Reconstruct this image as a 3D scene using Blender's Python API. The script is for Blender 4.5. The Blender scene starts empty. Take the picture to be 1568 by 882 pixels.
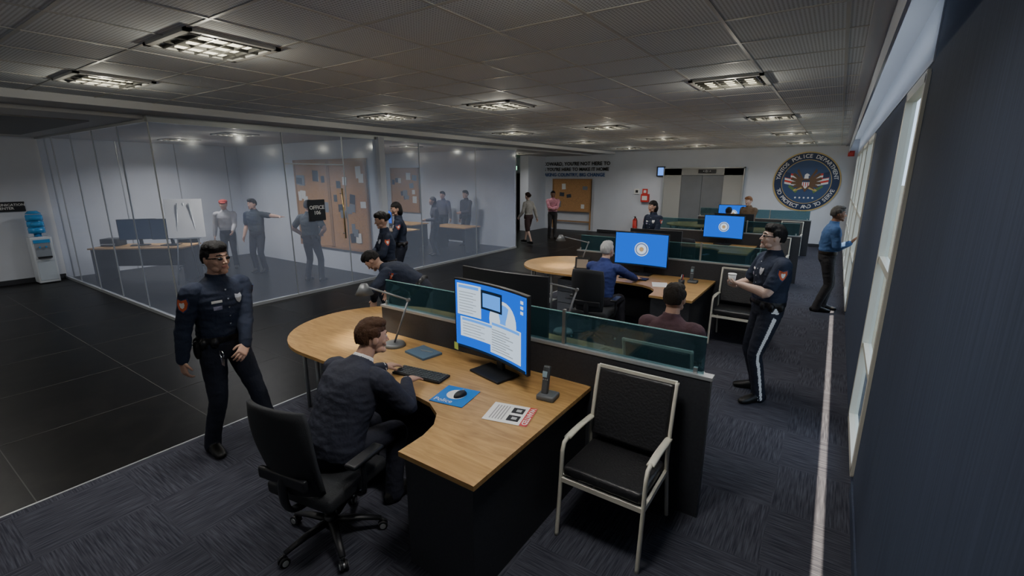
import bpy, bmesh, math, random
from mathutils import Vector, Matrix, noise
from mathutils.bvhtree import BVHTree
random.seed(3)
SC=bpy.context.scene; COL=SC.collection
V=Vector
# ------------------------------------------------------------------ materials
MATS={}
def mat(name,col=(.5,.5,.5),rough=.6,metal=0.,emit=None,es=1.,noise=0.,nscale=20.,bump=0.,bscale=60.,spec=.5):
    if name in MATS: return MATS[name]
    m=bpy.data.materials.new(name); m.use_nodes=True; nt=m.node_tree; b=nt.nodes["Principled BSDF"]
    b.inputs["Base Color"].default_value=(*col,1); b.inputs["Roughness"].default_value=rough
    b.inputs["Metallic"].default_value=metal; b.inputs["Specular IOR Level"].default_value=spec
    if emit: b.inputs["Emission Color"].default_value=(*emit,1); b.inputs["Emission Strength"].default_value=es
    if noise or bump:
        tc=nt.nodes.new("ShaderNodeTexCoord"); src=tc.outputs["Object"]
    if noise:
        n=nt.nodes.new("ShaderNodeTexNoise"); n.inputs["Scale"].default_value=nscale; n.inputs["Detail"].default_value=4
        nt.links.new(src,n.inputs["Vector"])
        r=nt.nodes.new("ShaderNodeValToRGB"); r.color_ramp.elements[0].position=.3; r.color_ramp.elements[1].position=.7
        r.color_ramp.elements[0].color=(*[max(0,c*(1-noise)) for c in col],1); r.color_ramp.elements[1].color=(*[min(1,c*(1+noise)) for c in col],1)
        nt.links.new(n.outputs["Fac"],r.inputs[0]); nt.links.new(r.outputs[0],b.inputs["Base Color"])
    if bump:
        n=nt.nodes.new("ShaderNodeTexNoise"); n.inputs["Scale"].default_value=bscale; n.inputs["Detail"].default_value=3
        nt.links.new(src,n.inputs["Vector"]); bu=nt.nodes.new("ShaderNodeBump"); bu.inputs["Strength"].default_value=bump; bu.inputs["Distance"].default_value=.02
        nt.links.new(n.outputs["Fac"],bu.inputs["Height"]); nt.links.new(bu.outputs[0],b.inputs["Normal"])
    MATS[name]=m; return m
def emis(name,col,s):
    if name in MATS: return MATS[name]
    m=bpy.data.materials.new(name); m.use_nodes=True; nt=m.node_tree; nt.nodes.clear()
    e=nt.nodes.new("ShaderNodeEmission"); e.inputs[0].default_value=(*col,1); e.inputs[1].default_value=s
    o=nt.nodes.new("ShaderNodeOutputMaterial"); nt.links.new(e.outputs[0],o.inputs[0]); MATS[name]=m; return m
def glass(name,tint,diffc,dfac,gfac,rough=.03):
    m=bpy.data.materials.new(name); m.use_nodes=True; nt=m.node_tree; nt.nodes.clear(); N=nt.nodes.new; L=nt.links.new
    t=N("ShaderNodeBsdfTransparent"); t.inputs[0].default_value=(*tint,1)
    d=N("ShaderNodeBsdfDiffuse"); d.inputs[0].default_value=(*diffc,1)
    g=N("ShaderNodeBsdfGlossy"); g.inputs["Roughness"].default_value=rough; g.inputs[0].default_value=(.9,.95,1,1)
    a=N("ShaderNodeMixShader"); a.inputs[0].default_value=dfac; L(t.outputs[0],a.inputs[1]); L(d.outputs[0],a.inputs[2])
    b=N("ShaderNodeMixShader"); b.inputs[0].default_value=gfac; L(a.outputs[0],b.inputs[1]); L(g.outputs[0],b.inputs[2])
    o=N("ShaderNodeOutputMaterial"); L(b.outputs[0],o.inputs[0]); MATS[name]=m; return m
M_glass=glass("partition_glass",(.88,.91,.97),(.60,.69,.92),.26,.035,.12)  # bluish diffuse share stands in for hazy air behind the panes
M_teal=glass("teal_glass",(.46,.62,.66),(.07,.17,.2),.14,.05)
M_clear=glass("clear_glass",(.92,.96,.96),(.5,.6,.6),.03,.08)
M_white=mat("white_paint",(.62,.63,.65),.7,bump=.05)
M_wall=mat("office_wall_paint",(.60,.63,.69),.75,noise=.04,nscale=1.5)
M_ceil2=mat("plaster_ceiling",(.5,.5,.5),.8)
M_tbar=mat("ceiling_tbar",(.5,.5,.48),.5)
M_black=mat("black_plastic",(.012,.013,.016),.45)
M_dark=mat("charcoal_panel",(.028,.030,.036),.55,noise=.15,nscale=60)
M_fabric=mat("black_mesh_fabric",(.016,.018,.022),.8,bump=.3,bscale=300)
M_leather=mat("black_leather",(.018,.018,.02),.34,bump=.25,bscale=60)
M_metal=mat("brushed_steel",(.55,.56,.55),.35,.9)
M_cream=mat("cream_painted_metal",(.62,.60,.51),.4,.0)
M_chrome=mat("chrome",(.7,.7,.7),.2,1)
M_silver=mat("grey_trim",(.42,.44,.45),.4,.5)
M_cork=mat("cork",(.46,.25,.11),.9,noise=.3,nscale=50)
M_frame=mat("wood_frame",(.36,.2,.09),.6)
M_paper=mat("paper",(.75,.75,.72),.8)
M_red=mat("red_paint",(.6,.04,.03),.4)
M_bluebottle=mat("blue_water_bottle",(.05,.3,.65),.15)
M_ink=mat("ink",(.02,.02,.02),.8)
M_navy=mat("seal_navy",(.012,.03,.09),.5)
M_gold=mat("seal_gold",(.55,.4,.15),.4)
M_sealw=mat("seal_white",(.75,.75,.75),.5)
M_brown=mat("eagle_brown",(.13,.07,.035),.6)
def wood(name,c1,c2):
    m=bpy.data.materials.new(name); m.use_nodes=True; nt=m.node_tree; b=nt.nodes["Principled BSDF"]; N=nt.nodes.new; L=nt.links.new
    tc=N("ShaderNodeTexCoord"); mp=N("ShaderNodeMapping"); mp.inputs["Scale"].default_value=(1.2,9,6)
    L(tc.outputs["Object"],mp.inputs[0]); n=N("ShaderNodeTexNoise"); n.inputs["Scale"].default_value=2.2; n.inputs["Detail"].default_value=8; n.inputs["Distortion"].default_value=1.6
    L(mp.outputs[0],n.inputs["Vector"]); r=N("ShaderNodeValToRGB"); r.color_ramp.elements[0].position=.3; r.color_ramp.elements[1].position=.7
    r.color_ramp.elements[0].color=(*c1,1); r.color_ramp.elements[1].color=(*c2,1); L(n.outputs["Fac"],r.inputs[0]); L(r.outputs[0],b.inputs["Base Color"])
    b.inputs["Roughness"].default_value=.45; MATS[name]=m; return m
M_wood=wood("oak_worktop",(.32,.175,.058),(.51,.315,.12))
def m_carpet():
    m=bpy.data.materials.new("carpet_planks"); m.use_nodes=True; nt=m.node_tree; b=nt.nodes["Principled BSDF"]; N=nt.nodes.new; L=nt.links.new
    tc=N("ShaderNodeTexCoord"); ch=N("ShaderNodeTexChecker"); ch.inputs["Scale"].default_value=1/.6
    mp0=N("ShaderNodeMapping"); mp0.inputs["Location"].default_value=(.01,.01,.013); L(tc.outputs["Object"],mp0.inputs[0]); L(mp0.outputs[0],ch.inputs["Vector"])
    outs=[]
    for sc in ((110,5,1),(5,110,1)):
        mp=N("ShaderNodeMapping"); mp.inputs["Scale"].default_value=sc; L(tc.outputs["Object"],mp.inputs[0])
        n=N("ShaderNodeTexNoise"); n.inputs["Scale"].default_value=1; n.inputs["Detail"].default_value=3; L(mp.outputs[0],n.inputs["Vector"]); outs.append(n)
    mx=N("ShaderNodeMix"); mx.data_type='FLOAT'; L(ch.outputs["Fac"],mx.inputs[0]); L(outs[0].outputs["Fac"],mx.inputs[2]); L(outs[1].outputs["Fac"],mx.inputs[3])
    r=N("ShaderNodeValToRGB"); r.color_ramp.elements[0].position=.35; r.color_ramp.elements[1].position=.75
    r.color_ramp.elements[0].color=(.028,.030,.042,1); r.color_ramp.elements[1].color=(.086,.088,.110,1)
    L(mx.outputs[0],r.inputs[0]); L(r.outputs[0],b.inputs["Base Color"]); b.inputs["Roughness"].default_value=.95; b.inputs["Specular IOR Level"].default_value=.1
    return m
def m_marble():
    m=bpy.data.materials.new("black_marble_tiles"); m.use_nodes=True; nt=m.node_tree; b=nt.nodes["Principled BSDF"]; N=nt.nodes.new; L=nt.links.new
    tc=N("ShaderNodeTexCoord"); n=N("ShaderNodeTexNoise"); n.inputs["Scale"].default_value=2.5; n.inputs["Detail"].default_value=9; n.inputs["Distortion"].default_value=1.5; L(tc.outputs["Object"],n.inputs["Vector"])
    r=N("ShaderNodeValToRGB"); e=r.color_ramp.elements; e[0].position=.45; e[0].color=(.004,.004,.004,1); e[1].position=.66; e[1].color=(.009,.0085,.008,1); 
    L(n.outputs["Fac"],r.inputs[0]); L(r.outputs[0],b.inputs["Base Color"]); b.inputs["Roughness"].default_value=.36; b.inputs["Specular IOR Level"].default_value=.12
    return m
def m_tile():
    m=bpy.data.materials.new("perforated_ceiling_tile"); m.use_nodes=True; nt=m.node_tree; b=nt.nodes["Principled BSDF"]; N=nt.nodes.new; L=nt.links.new
    tc=N("ShaderNodeTexCoord"); v=N("ShaderNodeTexVoronoi"); v.inputs["Randomness"].default_value=0; v.inputs["Scale"].default_value=45; v.voronoi_dimensions='2D'; L(tc.outputs["Object"],v.inputs["Vector"])
    r=N("ShaderNodeValToRGB"); e=r.color_ramp.elements; e[0].position=.2; e[0].color=(.32,.34,.36,1); e[1].position=.36; e[1].color=(.70,.74,.78,1)
    L(v.outputs["Distance"],r.inputs[0]); L(r.outputs[0],b.inputs["Base Color"]); b.inputs["Roughness"].default_value=.8
    return m
M_carpet=m_carpet(); M_marble=m_marble(); M_tile=m_tile()
def m_navywall():
    m=bpy.data.materials.new("navy_wallpaper"); m.use_nodes=True; nt=m.node_tree; b=nt.nodes["Principled BSDF"]; N=nt.nodes.new; L=nt.links.new
    tc=N("ShaderNodeTexCoord"); mp=N("ShaderNodeMapping"); mp.inputs["Scale"].default_value=(1,60,1.5); L(tc.outputs["Object"],mp.inputs[0])
    n=N("ShaderNodeTexNoise"); n.inputs["Scale"].default_value=1; n.inputs["Detail"].default_value=3; L(mp.outputs[0],n.inputs["Vector"])
    r=N("ShaderNodeValToRGB"); e=r.color_ramp.elements; e[0].position=.35;e[1].position=.65; e[0].color=(.022,.034,.066,1); e[1].color=(.034,.05,.092,1)
    L(n.outputs["Fac"],r.inputs[0]); L(r.outputs[0],b.inputs["Base Color"]); b.inputs["Roughness"].default_value=.8; return m
M_nwall=m_navywall()
# ------------------------------------------------------------------ geometry helpers
def link(ob,parent=None):
    COL.objects.link(ob)
    if parent is not None: ob.parent=parent
    return ob
def grp(name,loc=(0,0,0),rz=0):
    e=bpy.data.objects.new(name,None); e.location=loc; e.rotation_euler=(0,0,math.radians(rz)); e.empty_display_size=.1
    COL.objects.link(e); return e
def mesh_ob(name,verts,faces,m,parent=None,loc=(0,0,0),rot=(0,0,0),smooth=False):
    me=bpy.data.meshes.new(name); me.from_pydata([tuple(v) for v in verts],[],faces); me.materials.append(m)
    if smooth:
        for p in me.polygons: p.use_smooth=True
    me.update(); ob=bpy.data.objects.new(name,me); ob.location=loc; ob.rotation_euler=[math.radians(a) for a in rot]
    return link(ob,parent)
def box(name,c,s,m,parent=None,bevel=0,rot=(0,0,0),seg=2):
    bm=bmesh.new(); bmesh.ops.create_cube(bm,size=1); bmesh.ops.scale(bm,vec=s,verts=bm.verts)
    if bevel: bmesh.ops.bevel(bm,geom=list(bm.edges),offset=bevel,segments=seg,profile=.6,affect='EDGES')
    me=bpy.data.meshes.new(name); bm.to_mesh(me); bm.free(); me.materials.append(m)
    if bevel:
        for p in me.polygons: p.use_smooth=p.area<.5*max(s)*min(s) and bevel>.01
    ob=bpy.data.objects.new(name,me); ob.location=c; ob.rotation_euler=[math.radians(a) for a in rot]
    return link(ob,parent)
def b2(name,lo,hi,m,parent=None,bevel=0):
    return box(name,[(a+b)/2 for a,b in zip(lo,hi)],[b-a for a,b in zip(lo,hi)],m,parent,bevel)
def cyl(name,c,r,h,m,parent=None,r2=None,rot=(0,0,0),seg=24):
    bm=bmesh.new(); bmesh.ops.create_cone(bm,cap_ends=True,segments=seg,radius1=r,radius2=r if r2 is None else r2,depth=h)
    me=bpy.data.meshes.new(name); bm.to_mesh(me); bm.free(); me.materials.append(m)
    for p in me.polygons: p.use_smooth=len(p.vertices)==4
    ob=bpy.data.objects.new(name,me); ob.location=c; ob.rotation_euler=[math.radians(a) for a in rot]; return link(ob,parent)
def poly(name,pts,z0,z1,m,parent=None,**k):
    n=len(pts); vs=[(x,y,z0) for x,y in pts]+[(x,y,z1) for x,y in pts]
    fs=[tuple(range(n))[::-1],tuple(range(n,2*n))]+[(i,(i+1)%n,n+(i+1)%n,n+i) for i in range(n)]
    ob=mesh_ob(name,vs,fs,m,parent,**k); bm=bmesh.new(); bm.from_mesh(ob.data); bmesh.ops.recalc_face_normals(bm,faces=bm.faces); bm.to_mesh(ob.data); bm.free(); return ob
def text(name,body,loc,size,m,parent=None,rot=(90,0,0),ext=.002,align='CENTER',off=0):
    cu=bpy.data.curves.new(name,"FONT"); cu.body=body; cu.size=size; cu.extrude=ext; cu.offset=off; cu.align_x=align; cu.align_y='CENTER'; cu.materials.append(m); cu.resolution_u=2
    ob=bpy.data.objects.new(name,cu); ob.location=loc; ob.rotation_euler=[math.radians(a) for a in rot]; return link(ob,parent)
def frame_from(d,ref=V((0,0,1))):
    d=d.normalized()
    if abs(d.dot(ref))>.95: ref=V((0,1,0))
    x=d.cross(ref).normalized(); y=x.cross(d).normalized(); return x,y
def resample(pts,rad,step):
    P=[];R=[]
    for i in range(len(pts)-1):
        n=max(1,int((pts[i+1]-pts[i]).length/step))
        p0=pts[max(i-1,0)];p1=pts[i];p2=pts[i+1];p3=pts[min(i+2,len(pts)-1)]
        for k in range(n):
            t=k/n
            q=.5*((2*p1)+(p2-p0)*t+(2*p0-5*p1+4*p2-p3)*t*t+(3*p1-p0-3*p2+p3)*t**3)
            P.append(q if len(pts)>2 else p1.lerp(p2,t)); R.append(tuple(a+(b-a)*t for a,b in zip(rad[i],rad[i+1])))
    P.append(pts[-1]);R.append(rad[-1]); return P,R
def tube_geo(pts,rad,seg=14,step=.02,ref=V((0,0,1)),xaxis=None,cap=True,curve=True,power=2.):
    pts=[V(p) for p in pts]; rad=[(r,r) if not isinstance(r,(tuple,list)) else tuple(r) for r in rad]
    if curve: P,R=resample(pts,rad,step)
    else: P,R=pts,rad
    vs=[];fs=[];n=len(P); x=None; rings=[]
    for i in range(n):
        d=(P[min(i+1,n-1)]-P[max(i-1,0)])
        if d.length<1e-6: d=V((0,0,1))
        d.normalize()
        if xaxis is not None: x=(xaxis-d*xaxis.dot(d)).normalized()
        elif x is None: x,_=frame_from(d,ref)
        else: x=(x-d*x.dot(d)).normalized()
        y=d.cross(x)
        rings.append((P[i],x,y,R[i],d))
    if cap:
        a=rings[0]; b=rings[-1]; pre=[];post=[]
        for k in (75,50,25):
            c_,s_=math.cos(math.radians(k)),math.sin(math.radians(k)); mr=min(a[3]); pre.append((a[0]-a[4]*mr*s_,a[1],a[2],(a[3][0]*c_,a[3][1]*c_),a[4]))
            mr=min(b[3]); post.insert(0,(b[0]+b[4]*mr*s_,b[1],b[2],(b[3][0]*c_,b[3][1]*c_),b[4]))
        rings=pre+rings+post
    for (p,x,y,r,d) in rings:
        for k in range(seg):
            t=2*math.pi*k/seg; c_,s_=math.cos(t),math.sin(t)
            if power!=2: c_=math.copysign(abs(c_)**(2/power),c_); s_=math.copysign(abs(s_)**(2/power),s_)
            vs.append(p+x*c_*r[0]+y*s_*r[1])
    m=len(rings)
    for i in range(m-1):
        for k in range(seg):
            a=i*seg+k;b=i*seg+(k+1)%seg; fs.append((a,b,b+seg,a+seg))
    fs.append(tuple(range(seg))[::-1]); fs.append(tuple(range((m-1)*seg,m*seg)))
    return vs,fs
def tube(name,pts,r,m,parent=None,seg=10,curve=False,step=.03,power=2.,xaxis=None):
    rr=r if isinstance(r,list) else [r]*len(pts)
    vs,fs=tube_geo(pts,rr,seg,step,curve=curve,power=power,xaxis=xaxis,cap=False); return mesh_ob(name,vs,fs,m,parent,smooth=True)
# ------------------------------------------------------------------ ROOM
WX=.37; CZ=3.15
b2("floor_marble",(-15,-3,-.12),(-4.38,18.1,0),M_marble)
b2("floor_carpet",(-4.38,-3,-.12),(.6,18.1,.004),M_carpet)
M_grout=mat("grout",(.05,.05,.048),.7)
for i,y in enumerate([-2.03,-.78,.48,1.74]): b2("trim_grout_%d"%i,(-14.2,y-.003,0),(-4.4,y+.003,.002),M_grout)
for i in range(8):
    x=-4.38-1.25*(i+1); b2("trim_grout_b%d"%i,(x-.003,-3,0),(x+.003,2.85 if x<-8.4 else 18,.002),M_grout)
for i in range(13):
    y=1.74+1.25*(i+1); b2("trim_grout_c%d"%i,(-8.2,y-.003,0),(-4.4,y+.003,.002),M_grout)
b2("trim_carpet_edge",(-4.388,-3,0),(-4.372,18,.008),M_silver)
b2("ceiling",(-7.4,-3,CZ),(.03,18.1,CZ+.05),M_tile)
b2("ceiling_corridor",(-8.35,-3,CZ-.06),(-7.4,18.1,CZ+.05),M_ceil2)
b2("ceiling_offices",(-15,2.9,3.04),(-8.35,18.1,3.2),M_ceil2)
b2("ceiling_lobby",(-15,-3,3.04),(-8.35,2.9,3.2),M_ceil2)
b2("ceiling_lobby_panel",(-13.2,.9,3.02),(-9.2,2.5,3.045),mat("dark_ceiling_panel",(.18,.18,.18),.7))
# cove above the windows with a narrow slot added to shape the sun strip
b2("ceiling_cove_a",(.03,-3,3.3),(.165,18.1,3.35),M_white); b2("ceiling_cove_b",(.215,-3,3.3),(.6,18.1,3.35),M_white); b2("ceiling_cove_c",(.165,9.6,3.3),(.225,18.1,3.35),M_white); b2("ceiling_cove_d",(.165,-3,3.3),(.225,1.5,3.35),M_white)
b2("trim_cove_board",(.03,-3,3.15),(.13,18.1,3.17),M_white); b2("trim_wall_top",(.362,3.84,2.9),(.372,18,3.3),M_white)
b2("trim_slot_baffle",(.13,-3,2.93),(.145,18.1,3.3),mat("baffle_white",(.66,.72,.84),.7)); b2("trim_cove",(.03,-3,CZ-.03),(.05,18.1,3.3),M_white)  # hanging board added to hide the bright slot from the camera
b2("trim_bulkhead",(-7.44,-3,CZ-.09),(-7.38,18.1,CZ+.01),M_white)
vs=[];fs=[]
def addbox(lo,hi):
    i=len(vs); vs.extend([(x,y,z) for z in (lo[2],hi[2]) for (x,y) in ((lo[0],lo[1]),(hi[0],lo[1]),(hi[0],hi[1]),(lo[0],hi[1]))])
    fs.extend([(i+3,i+2,i+1,i),(i+4,i+5,i+6,i+7),(i,i+1,i+5,i+4),(i+1,i+2,i+6,i+5),(i+2,i+3,i+7,i+6),(i+3,i,i+4,i+7)])
x=-.70+.62
while x>-7.4:
    addbox((x-.010,-3,CZ-.005),(x+.010,18,CZ+.002)); x-=.62
y=1.5175-.585*7
while y<18:
    addbox((-7.4,y-.010,CZ-.004),(.03,y+.010,CZ+.002)); y+=.585
mesh_ob("trim_ceiling_grid",vs,fs,M_tbar)
b2("wall_back",(-15,-3.1,0),(.6,-3,3.4),M_wall)
b2("wall_left",(-14.3,-3,0),(-14.2,18.1,3.2),M_wall)
b2("wall_far",(-14.3,18,0),(.6,18.1,3.4),M_wall)
b2("wall_office_divider",(-14.2,7,0),(-8.2,7.15,3.05),M_wall)
b2("wall_office_end",(-14.2,12.4,0),(-8.35,12.5,3.05),M_wall)
b2("wall_pier",(-10.9,16.6,0),(-10.5,18,3.05),M_wall)
for i,y in enumerate([3.04,4.25,5.46,6.68]): b2("trim_left_joint_%d"%i,(-14.2,y-.01,0),(-14.19,y+.01,3.04),M_silver)
b2("baseboard_far",(-8,17.98,0),(.37,18,.1),M_dark)
b2("baseboard_left",(-14.2,-3,0),(-14.18,2.9,.1),M_dark)
def rw(y0,y1,z0=0,z1=3.35,m=M_nwall): return b2("wall_right",(WX,y0,z0),(WX+.05,y1,z1),m)
segs=[(3.9,4.95,.12,2.85),(9.1,10.9,.12,2.85),(11.2,13.0,.12,2.85),(13.3,15.1,.12,2.85),(15.4,17.4,.12,2.85)]
yy=-3
for (a,b,z0,z1) in segs:
    rw(yy,a); rw(a,b,0,z0); rw(a,b,z1,3.35); yy=b
rw(yy,18.1)
b2("baseboard_right",(WX-.012,-3,0),(WX,3.85,.09),M_nwall)
for i,(a,b,z0,z1) in enumerate(segs):
    w=grp("window_%d"%(i+1),(0,0,0)); X0,X1=WX-.02,WX+.045
    for (lo,hi,n) in [((X0,a-.02,z0),(X1,a+.05,z1),"jamb_a"),((X0,b-.05,z0),(X1,b+.02,z1),"jamb_b"),((X0,a,z0-.02),(X1,b,z0+.05),"sill"),((X0,a,z1-.05),(X1,b,z1+.02),"head"),((WX-.01,a,1.55),(X1,b,1.6),"transom"),((WX-.01,a,.8),(X1,b,.84),"transom_low")]:
        b2(n,lo,hi,M_cream,w)
    if b-a>1.2: b2("mullion",(WX,(a+b)/2-.025,z0),(X1,(a+b)/2+.025,z1),M_cream,w)
    b2("pane",(WX+.02,a+.04,z0+.04),(WX+.026,b-.04,z1-.04),M_clear,w)
b2("street_ground",(1.2,-30,-4.2),(120,400,-4),mat("street_paving",(.03,.032,.027),.9,noise=.2,nscale=.3))
# ceiling light fixtures
M_tube=emis("fluorescent_tube",(1,.92,.66),3)
M_louver=mat("aluminium_louver",(.16,.16,.15),.35,.6)
def fixture(x,y,z=CZ,e=40,gl=7):
    g=grp("ceiling_light",(x,y,z)); 
    for n,lo,hi in [("rim_a",(-.33,-.31,-.02),(-.29,.31,.0)),("rim_b",(.29,-.31,-.02),(.33,.31,.0)),("rim_c",(-.33,-.31,-.02),(.33,-.27,.0)),("rim_d",(-.33,.27,-.02),(.33,.31,.0))]: b2(n,lo,hi,M_tbar,g)
    b2("reflector",(-.29,-.27,-.008),(.29,.27,-.006),mat("reflector",(.09,.09,.085),.4,.3),g)
    for k in range(3):
        xx=-.18+.18*k
        b2("tube_%d"%k,(xx-.035,-.16,-.016),(xx+.035,.16,-.009),M_tube,g)
        b2("louver_long_%d"%k,(xx+.08,-.27,-.024),(xx+.087,.27,-.008),M_louver,g)
    for k in range(5):
        yy=-.2+.1*k; b2("louver_%d"%k,(-.29,yy-.004,-.024),(.29,yy+.004,-.008),M_louver,g)
    l=bpy.data.lights.new("lamp","AREA"); l.shape='RECTANGLE'; l.size=.5; l.size_y=.5; l.energy=e; l.color=(1,.97,.93); l.spread=math.radians(150)
    lo=bpy.data.objects.new("lamp",l); lo.location=(0,0,-.03); link(lo,g)
    l=bpy.data.lights.new("halo_fill","POINT"); l.energy=gl; l.color=(1,.94,.76); l.shadow_soft_size=0  # extra point lamp, added to make the halo on the ceiling
    lo=bpy.data.objects.new("halo_fill",l); lo.location=(0,0,-.13); link(lo,g)
YS=[-1.75,1.81,5.32,8.83,12.34,15.85]
for y in YS:
    for x in (-1.01,-3.8,-6.0): fixture(x,y,CZ,7 if y<0 else 25,2.2 if y<0 else 7)
for x,y in [(-9.9,4.9),(-12.4,4.9),(-10,9.5),(-12.5,9.5)]: fixture(x,y,3.04,50,8)
for x,y in [(-8.9,.5),(-12.2,.2),(-10,15)]: fixture(x,y,3.04,26,8)
l=bpy.data.lights.new("cove_fill","AREA"); l.shape='RECTANGLE'; l.size=.05; l.size_y=14; l.energy=10; l.color=(.78,.88,1)  # fill strip added to brighten the cove and upper wall
z_=-V((1,0,.9)).normalized(); y_=V((0,1,0))
lo=bpy.data.objects.new("cove_fill",l); lo.location=(.152,10.9,3.05); lo.rotation_euler=Matrix((y_.cross(z_),y_,z_)).transposed().to_euler(); link(lo)
# sun + world
w=bpy.data.worlds.new("World"); SC.world=w; w.use_nodes=True; bg=w.node_tree.nodes["Background"]; bg.inputs[0].default_value=(.66,.78,1,1); bg.inputs[1].default_value=2.2
sn=bpy.data.lights.new("sun","SUN"); sn.energy=20; sn.angle=.006; sn.color=(1,.85,.62)
so=bpy.data.objects.new("sun",sn); so.rotation_euler=(0,0,0); so.location=(3,6,8); link(so)
# ------------------------------------------------------------------ glass partition
g=grp("glass_partition",(0,0,0))
GX=-8.3
def quad(n,pts): mesh_ob(n,pts,[(0,1,2,3)],M_glass,g)
quad("pane_front",[(GX,2.92,.05),(GX,12.4,.05),(GX,12.4,3.04),(GX,2.92,3.04)]); quad("pane_side",[(-14.15,2.905,.05),(-8.3,2.905,.05),(-8.3,2.905,3.04),(-14.15,2.905,3.04)])
b2("rail_floor",(GX-.03,2.9,0),(GX+.03,12.4,.05),M_silver,g); b2("rail_top",(GX-.03,2.9,3.0),(GX+.03,12.4,3.1),M_silver,g)
b2("rail_floor_side",(-14.2,2.88,0),(GX,2.93,.05),M_silver,g); b2("rail_top_side",(-14.2,2.88,3.0),(GX,2.93,3.1),M_silver,g)
for i,y in enumerate([4.9,6.15,8.27,10.4,12.4]): b2("mullion_%d"%i,(GX-.012,y-.006,.05),(GX+.012,y+.006,3.0),M_silver,g)
for i,x in enumerate([-9.5,-10.7,-11.9,-13.1]): b2("mullion_s%d"%i,(x-.005,2.895,.05),(x+.005,2.915,3.0),M_silver,g)
b2("corner_post",(GX-.008,2.897,.05),(GX+.008,2.913,3.0),M_silver,g)
b2("door_rail",(GX-.015,4.92,2.45),(GX+.015,6.14,2.475),M_silver,g)
cyl("door_handle",(GX+.07,6.02,1.5),.014,1.0,mat("brass",(.6,.42,.18),.3,.9),g)
for z in (1.1,1.9): cyl("handle_standoff",(GX+.035,6.02,z),.01,.07,M_chrome,g,rot=(0,90,0))
s=grp("office_sign",(GX+.02,5.45,1.6)); box("plate",(0,0,0),(.012,.36,.4),M_black,s,.004); text("label","OFFICE\n106",(.008,0,0),.1,M_paper,s,rot=(90,0,90),off=.002)
# ------------------------------------------------------------------ boards, signs
def corkboard(x0,x1,z0,z1,y,n=10,legs=False):
    g=grp("cork_board",((x0+x1)/2,y,(z0+z1)/2)); W=x1-x0;Hh=z1-z0
    box("cork",(0,0,0),(W,.03,Hh),M_cork,g)
    for nme,c,s_ in [("f1",(0,-.005,Hh/2),(W+.06,.05,.05)),("f2",(0,-.005,-Hh/2),(W+.06,.05,.05)),("f3",(W/2,-.005,0),(.05,.05,Hh)),("f4",(-W/2,-.005,0),(.05,.05,Hh))]: box(nme,c,s_,M_frame,g)
    for i in range(n):
        px=random.uniform(-.42,.42)*W; pz=random.uniform(-.38,.38)*Hh
        box("note_%d"%i,(px,-.018-.001*i,pz),(random.uniform(.12,.24),.002,random.uniform(.14,.26)),[M_paper,mat("photo_print",(.04,.05,.07),.5),mat("map_print",(.2,.22,.25),.6)][i%3],g,rot=(0,random.uniform(-8,8),0))
    if legs:
        for sx in (-W/2,W/2): b2("post",(sx-.025,-.03,-Hh/2-.75),(sx+.025,.03,Hh/2),M_frame,g)
        b2("foot_bar",(-W/2,-.02,-Hh/2-.45),(W/2,.02,-Hh/2-.4),M_frame,g)
    return g
corkboard(-11.35,-10.03,.55,2.6,6.97,16); corkboard(-9.97,-8.65,.55,2.6,6.97,16)
corkboard(-13.9,-12.5,.95,2.5,12.37,12)
corkboard(-10.05,-8.3,.8,2.1,17.9,6,legs=True)
t=grp("wall_slogan",(-9.3,17.98,2.5))
text("line_1","BE A COWARD, YOU'RE NOT HERE TO",(0,-.01,.22),.2,M_ink,t,off=.005); text("line_2","BEING YOU'RE HERE TO MAKE IT HOME",(0,-.01,0),.19,M_ink,t,off=.005); text("line_3","BREAKING COUNTRY, BIG CHANGE",(0,-.01,-.22),.19,mat("slogan_blue",(.03,.1,.3),.6),t,off=.005)
d=grp("door_1",(-12.15,17.95,0)); b2("leaf",(-.6,-.03,0),(.6,.04,2.35),M_black,d); b2("jamb_l",(-.68,-.04,0),(-.6,.05,2.42),M_silver,d); b2("jamb_r",(.6,-.04,0),(.68,.05,2.42),M_silver,d); b2("jamb_t",(-.68,-.04,2.35),(.68,.05,2.42),M_silver,d)
e=grp("exit_sign",(-12.1,17.9,2.58)); box("case",(0,0,0),(.42,.06,.2),M_white,e); box("face",(0,-.032,0),(.38,.005,.16),emis("exit_green",(.35,1,.6),4),e)
d=grp("door_2",(-4.03,17.95,0)); M_elev=mat("grey_laminate",(.15,.16,.17),.5,noise=.1,nscale=2); M_beige=mat("door_surround",(.33,.33,.31),.6)
b2("surround_l",(-1.33,-.06,0),(-.72,.04,2.5),M_beige,d); b2("surround_r",(.72,-.06,0),(1.33,.04,2.5),M_beige,d); b2("surround_t",(-1.33,-.06,2.27),(1.33,.04,2.5),M_beige,d)
b2("leaf_l",(-.72,-.02,0),(-.005,.03,2.27),M_elev,d); b2("leaf_r",(.005,-.02,0),(.72,.03,2.27),M_elev,d)
b2("trim_a",(-1.37,-.09,0),(-1.33,.04,2.54),M_silver,d); b2("trim_b",(1.33,-.09,0),(1.37,.04,2.54),M_silver,d); b2("trim_c",(-1.37,-.09,2.5),(1.37,.04,2.54),M_silver,d)
sg=grp("floor_indicator_sign",(-3.87,17.86,2.4)); box("case",(0,0,0),(.58,.05,.13),M_black,sg); text("label","< E1 >",(0,-.03,0),.1,M_paper,sg)
sg=grp("wall_display",(-5.52,17.95,2.4)); box("case",(0,0,0),(.3,.06,.36),M_black,sg); box("screen",(0,-.032,0),(.2,.004,.28),emis("sign_blue",(.1,.3,1),1.5),sg)
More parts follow.
